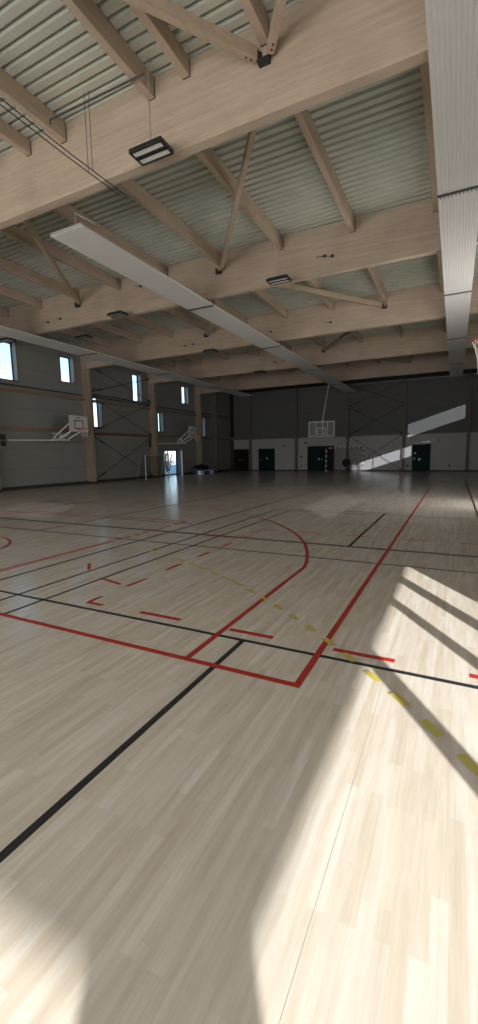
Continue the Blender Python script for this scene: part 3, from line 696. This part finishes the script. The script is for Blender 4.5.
# ------------------------------------------------------------------ basketball hoops
def ring(c, R, z, n=28): return [(c[0]+R*math.cos(2*PI*i/n), c[1]+R*math.sin(2*PI*i/n), z) for i in range(n)]
def hoop_parts(t, bx, zr, reach=0.15):
    """rim and net in front of a board whose face lies at local x = bx, looking along +x"""
    c = (bx+reach+0.225, 0)
    mb = MB(); mb.tube(ring(c, 0.225, zr), 0.011, 8, closed=True); mb.beam((bx, 0, zr-0.01), (bx+reach, 0, zr-0.01), 0.16, 0.02); mb.beam((bx, -0.06, zr-0.10), (bx+reach, -0.04, zr-0.02), 0.02, 0.02); mb.beam((bx, 0.06, zr-0.10), (bx+reach, 0.04, zr-0.02), 0.02, 0.02)
    mb.build('rim', 'orange', t)
    nb = MB(); n = 12
    for i in range(n):
        for sg in (1, -1):
            pts = []
            for k in range(9):
                f = k/8; R = 0.22*(1-f)+0.13*f - 0.02*math.sin(f*PI); a = 2*PI*(i/n) + sg*f*1.4
                pts.append((c[0]+R*math.cos(a), c[1]+R*math.sin(a), zr-0.01-0.42*f))
            nb.tube(pts, 0.0055, 5)
    nb.build('net', 'cord', t)

def side_hoop(loc, side, label, arm_len, zb=2.90, bw=0.62, bh=0.84):
    """board on folding arms fixed to a side wall; local +x looks into the hall"""
    t = empty('folding_basketball_hoop', loc, label, 'basketball hoop', 'folding side hoops', rz=0 if side > 0 else PI)
    MB().box(-0.03, 0.0, -bw, bw, zb, zb+bh).build('backboard', 'white', t, bevel=0.006)
    mk = MB(); zt = zb+0.15
    for a in ((-0.30, -0.255, zt, zt+0.45), (0.255, 0.30, zt, zt+0.45), (-0.255, 0.255, zt, zt+0.045), (-0.255, 0.255, zt+0.405, zt+0.45)): mk.box(0.0005, 0.004, *a)
    mk.box(0.0005, 0.004, -0.12, 0.12, zb+bh-0.13, zb+bh-0.09)
    mk.build('target_square', 'black', t)
    hoop_parts(t, 0.0, zb+0.15)
    # lattice arms back to the wall
    for s_ in (-0.32, 0.32):
        mb = MB(); mb.beam((-0.03, s_, zb+0.12), (-0.55, s_-0.55, zb-0.35), 0.05, 0.07).beam((-0.03, s_, zb+0.62), (-0.70, s_-0.75, zb-0.30), 0.05, 0.06)
        mb.build('support_arm', 'white', t)
    MB().beam((-0.60, -1.25, zb-0.42), (-0.60, -0.15, zb-0.42), 0.07, 0.10).beam((-0.62, -1.25, zb-0.10), (-0.62, -0.55, zb-0.10), 0.05, 0.05).beam((-0.6, -1.2, zb-0.42), (-0.6, -0.85, zb-0.06), 0.05, 0.05).beam((-0.6, -0.5, zb-0.42), (-0.6, -0.85, zb-0.06), 0.05, 0.05).build('lattice_frame', 'white', t)
    MB().tube([(-0.62, -0.9, zb-0.45), (-arm_len, -3.4, zb-0.47)], 0.045, 10).build('swing_arm', 'white', t)
    MB().box(-arm_len, -arm_len+0.10, -3.5, -3.3, zb-0.75, zb-0.2).build('wall_bracket', 'dark', t)
    return t
side_hoop((-17.95, 16.72, 0), 1, 'white folding backboard on the left wall nearest the camera', 1.45)
side_hoop((-17.95, 27.85, 0), 1, 'white folding backboard high on the left wall above the glazed door', 1.45, bw=0.52)
# hoop of the right wall, only its rim and net reach into the photo
t = empty('wall_basketball_hoop', (0.745, 6.92, 0), 'orange rim with white net of the hoop at the right edge', 'basketball hoop', rz=PI)
MB().box(-0.03, 0.0, -0.9, 0.9, 2.90, 3.95).build('backboard', 'white', t, bevel=0.006)
hoop_parts(t, 0.0, 3.06)
mb = MB()
for s_ in (-0.4, 0.4): mb.beam((-0.03, s_, 3.2), (-2.25, s_*1.5, 3.4), 0.06, 0.06); mb.beam((-0.03, s_, 3.75), (-2.25, s_*1.5, 3.75), 0.06, 0.06)
mb.build('support_arm', 'white', t)

# clear backboard swung down from the roof at the far end
bb = empty('ceiling_hung_basketball_hoop', (-8.36, 29.4, 0), 'clear backboard in white frame hung from the roof at the far end', 'basketball hoop', rz=-PI/2)
z0, z1 = 2.70, 3.75
MB().box(-0.012, -0.002, -0.87, 0.87, z0+0.03, z1-0.03).build('backboard', 'boardglass', bb)
mb = MB()
for a in ((-0.92, -0.86, z0, z1), (0.86, 0.92, z0, z1), (-0.86, 0.86, z0, z0+0.06), (-0.86, 0.86, z1-0.06, z1)): mb.box(-0.03, 0.01, *a)
mb.build('board_frame', 'white', bb)
mb = MB()
for a in ((-0.30, -0.255, z0+0.15, z0+0.60), (0.255, 0.30, z0+0.15, z0+0.60), (-0.255, 0.255, z0+0.15, z0+0.195), (-0.255, 0.255, z0+0.555, z0+0.60)): mb.box(-0.001, 0.006, *a)
mb.build('target_square', 'white', bb)
mb = MB()
for s_ in (-0.42, 0.42): mb.box(-0.08, -0.03, s_-0.025, s_+0.025, z0+0.05, z1-0.03)
mb.build('rear_stile', 'white', bb)
c = (0.375, 0); mb = MB(); mb.tube(ring(c, 0.225, z0+0.10), 0.014, 8, closed=True); mb.beam((0, 0, z0+0.09), (0.15, 0, z0+0.09), 0.2, 0.03); mb.build('rim', 'dark', bb)
mb = MB(); mb.beam((-0.10, 0.06, z0+0.2), (-0.55, -0.05, z1+0.1), 0.08, 0.08); mb.build('mount', 'white', bb)
MB().tube([(-0.20, -0.0, z1-0.1), (-0.40, 0.42, 6.52)], 0.045, 10).build('drop_pole', 'steel', bb)
MB().tube([(-0.40, 0.42, 6.5), (-1.15, 0.42, 6.56)], 0.04, 10).build('roof_arm', 'steel', bb)

# ------------------------------------------------------------------ glazed door on the left wall
y0, y1_, _, zt = LDOOR; xg = XL-0.27
mb = MB(); t_ = 0.06
mb.box(xg-0.03, xg+0.03, y0, y0+t_, 0, zt).box(xg-0.03, xg+0.03, y1_-t_, y1_, 0, zt).box(xg-0.03, xg+0.03, y0+t_, y1_-t_, zt-t_, zt)
do = struct(mb.build('door_5', 'frame'))
ym = y0+0.80
for a, b in ((y0+t_, ym), (ym, y1_-t_)):
    mb = MB(); f = 0.05
    mb.box(xg-0.02, xg+0.02, a, a+f, 0.02, zt-t_).box(xg-0.02, xg+0.02, b-f, b, 0.02, zt-t_).box(xg-0.02, xg+0.02, a+f, b-f, 0.02, 0.14).box(xg-0.02, xg+0.02, a+f, b-f, zt-t_-f, zt-t_)
    l_ = mb.build('door_leaf', 'frame', do)
    MB().box(xg-0.004, xg+0.004, a+f, b-f, 0.14, zt-t_-f).build('glass_pane', 'glass', l_)
MB().tube([(xg+0.06, ym-0.08, 0.85), (xg+0.06, ym-0.08, 1.25)], 0.012, 8).build('door_handle', 'steel', do)
MB().box(XL-0.36, XL+0.0, y1_-0.012, y1_-0.001, 0, zt).build('door_jamb', 'dark', do)
tag(MB().box(-19.38, -19.22, 28.16, 28.24, 0, 1.95).build('lit_jamb_strip', 'white', bevel=0.01), 'narrow white strip standing in for the lit jamb of the glazed door', 'panel')  # white strip put in for the brightly lit door reveal
# gear on the floor beside the door
bench = empty('gear_bench', (-18.6, 30.0, 0), 'low dark bench piled with gear right of the glazed door', 'bench')
MB().box(-0.3, 0.3, -1.1, 1.1, 0.40, 0.46).build('seat', 'dark', bench, bevel=0.01)
for s_ in (-0.9, 0.9): MB().box(-0.26, 0.26, s_-0.03, s_+0.03, 0, 0.40).build('leg', 'dark', bench)
def bag(loc, s, label):
    bm = bmesh.new(); bmesh.ops.create_icosphere(bm, subdivisions=3, radius=1.0)
    for v in bm.verts:
        n_ = 0.08*math.sin(v.co.x*5+v.co.y*3)+0.06*math.sin(v.co.y*7+1.3)
        v.co = Vector((v.co.x*s[0]*(1+n_), v.co.y*s[1]*(1+n_), max(-0.55, v.co.z)*s[2]*(1+n_)))
    zmin = min(v.co.z for v in bm.verts)
    for v in bm.verts: v.co.z -= zmin
    me = bpy.data.meshes.new('sports_bag'); bm.to_mesh(me); bm.free(); me.materials.append(M['fabric'])
    for p in me.polygons: p.use_smooth = True
    t = empty('sports_bag', loc, label, 'bag', 'bags on the bench')
    o = bpy.data.objects.new('bag_body', me); COL.objects.link(o); o.parent = t
    zt = s[2]*1.4
    MB().tube([(0, -s[1]*0.4, zt*0.9), (0, -s[1]*0.25, zt*1.15), (0, s[1]*0.25, zt*1.15), (0, s[1]*0.4, zt*0.9)], 0.012, 6).build('strap', 'fabric', t)
bag((-18.6, 29.35, 0.46), (0.26, 0.30, 0.20), 'black sports bag at the left end of the bench')
bag((-18.6, 30.05, 0.46), (0.27, 0.28, 0.24), 'tall black sports bag in the middle of the bench')
bag((-18.6, 30.72, 0.46), (0.24, 0.30, 0.17), 'black sports bag at the right end of the bench')
def crate(loc, s, mat, label):
    t = empty('storage_box', loc, label, 'box', 'boxes before the bench')
    mb = MB(); a, b, c_ = s; w_ = 0.015
    mb.box(-a, a, -b, b, 0, w_).box(-a, -a+w_, -b, b, w_, c_).box(a-w_, a, -b, b, w_, c_).box(-a+w_, a-w_, -b, -b+w_, w_, c_).box(-a+w_, a-w_, b-w_, b, w_, c_)
    mb.build('tub', mat, t, bevel=0.004); MB().box(-a-0.01, a+0.01, -b-0.01, b+0.01, c_, c_+0.03).build('lid', 'white' if mat != 'white' else 'steel', t, bevel=0.006)
crate((-18.05, 29.05, 0), (0.18, 0.22, 0.30), 'white', 'white storage box at the left before the bench')
crate((-18.05, 29.75, 0), (0.18, 0.30, 0.30), 'blue', 'blue storage box before the middle of the bench')
crate((-18.05, 30.55, 0), (0.18, 0.20, 0.34), 'white', 'white storage box at the right before the bench')

# ------------------------------------------------------------------ outside
struct(MB().box(-90, XL-0.41, -60, 120, -0.4, -0.12).build('trim_12', 'ground'))
struct(MB().box(XR+0.41, 90, -60, 120, -0.4, -0.12).build('trim_13', 'ground'))
def shrub(loc, h_, seed, label):
    rnd = random.Random(seed); t = empty('shrub', loc, label, 'shrub', 'shrubs outside the glazed door')
    mb = MB(); lf = MB()
    for i in range(7):
        a = rnd.uniform(0, 2*PI); top = Vector((math.cos(a)*0.35*h_*rnd.random(), math.sin(a)*0.5*h_*rnd.random(), h_*rnd.uniform(0.7, 1)))
        mid = top*0.5 + Vector((0, 0, 0.1)); mb.tube([(0, 0, 0), mid, top], 0.02, 6, rr=[0.03, 0.02, 0.008])
        for k in range(60):
            f = rnd.uniform(0.35, 1.05); p = top*f + Vector([rnd.gauss(0, 0.16*h_/2) for _ in range(3)])
            if p.z < 0.05: continue
            u = Vector([rnd.uniform(-1, 1) for _ in range(3)]).normalized(); v = u.cross(Vector((0.3, 0.2, 1))).normalized(); s_ = rnd.uniform(0.04, 0.09)
            lf.poly([p-u*s_, p+v*s_*0.4, p+u*s_, p-v*s_*0.4])
    mb.build('stem', 'bark', t); lf.build('foliage', 'leaf', t)
for i, (xx, yy, hh) in enumerate(((-23.5, 31.0, 1.6), (-24.5, 33.2, 2.6), (-26.5, 36.0, 3.2), (-28, 38.5, 2.2), (-31, 46, 4.0), (-27.5, 41.5, 2.0))):
    shrub((xx, yy, -0.12), hh, 40+i, 'green shrub outside the glazed door, %s from the doorway' % ORD[i])
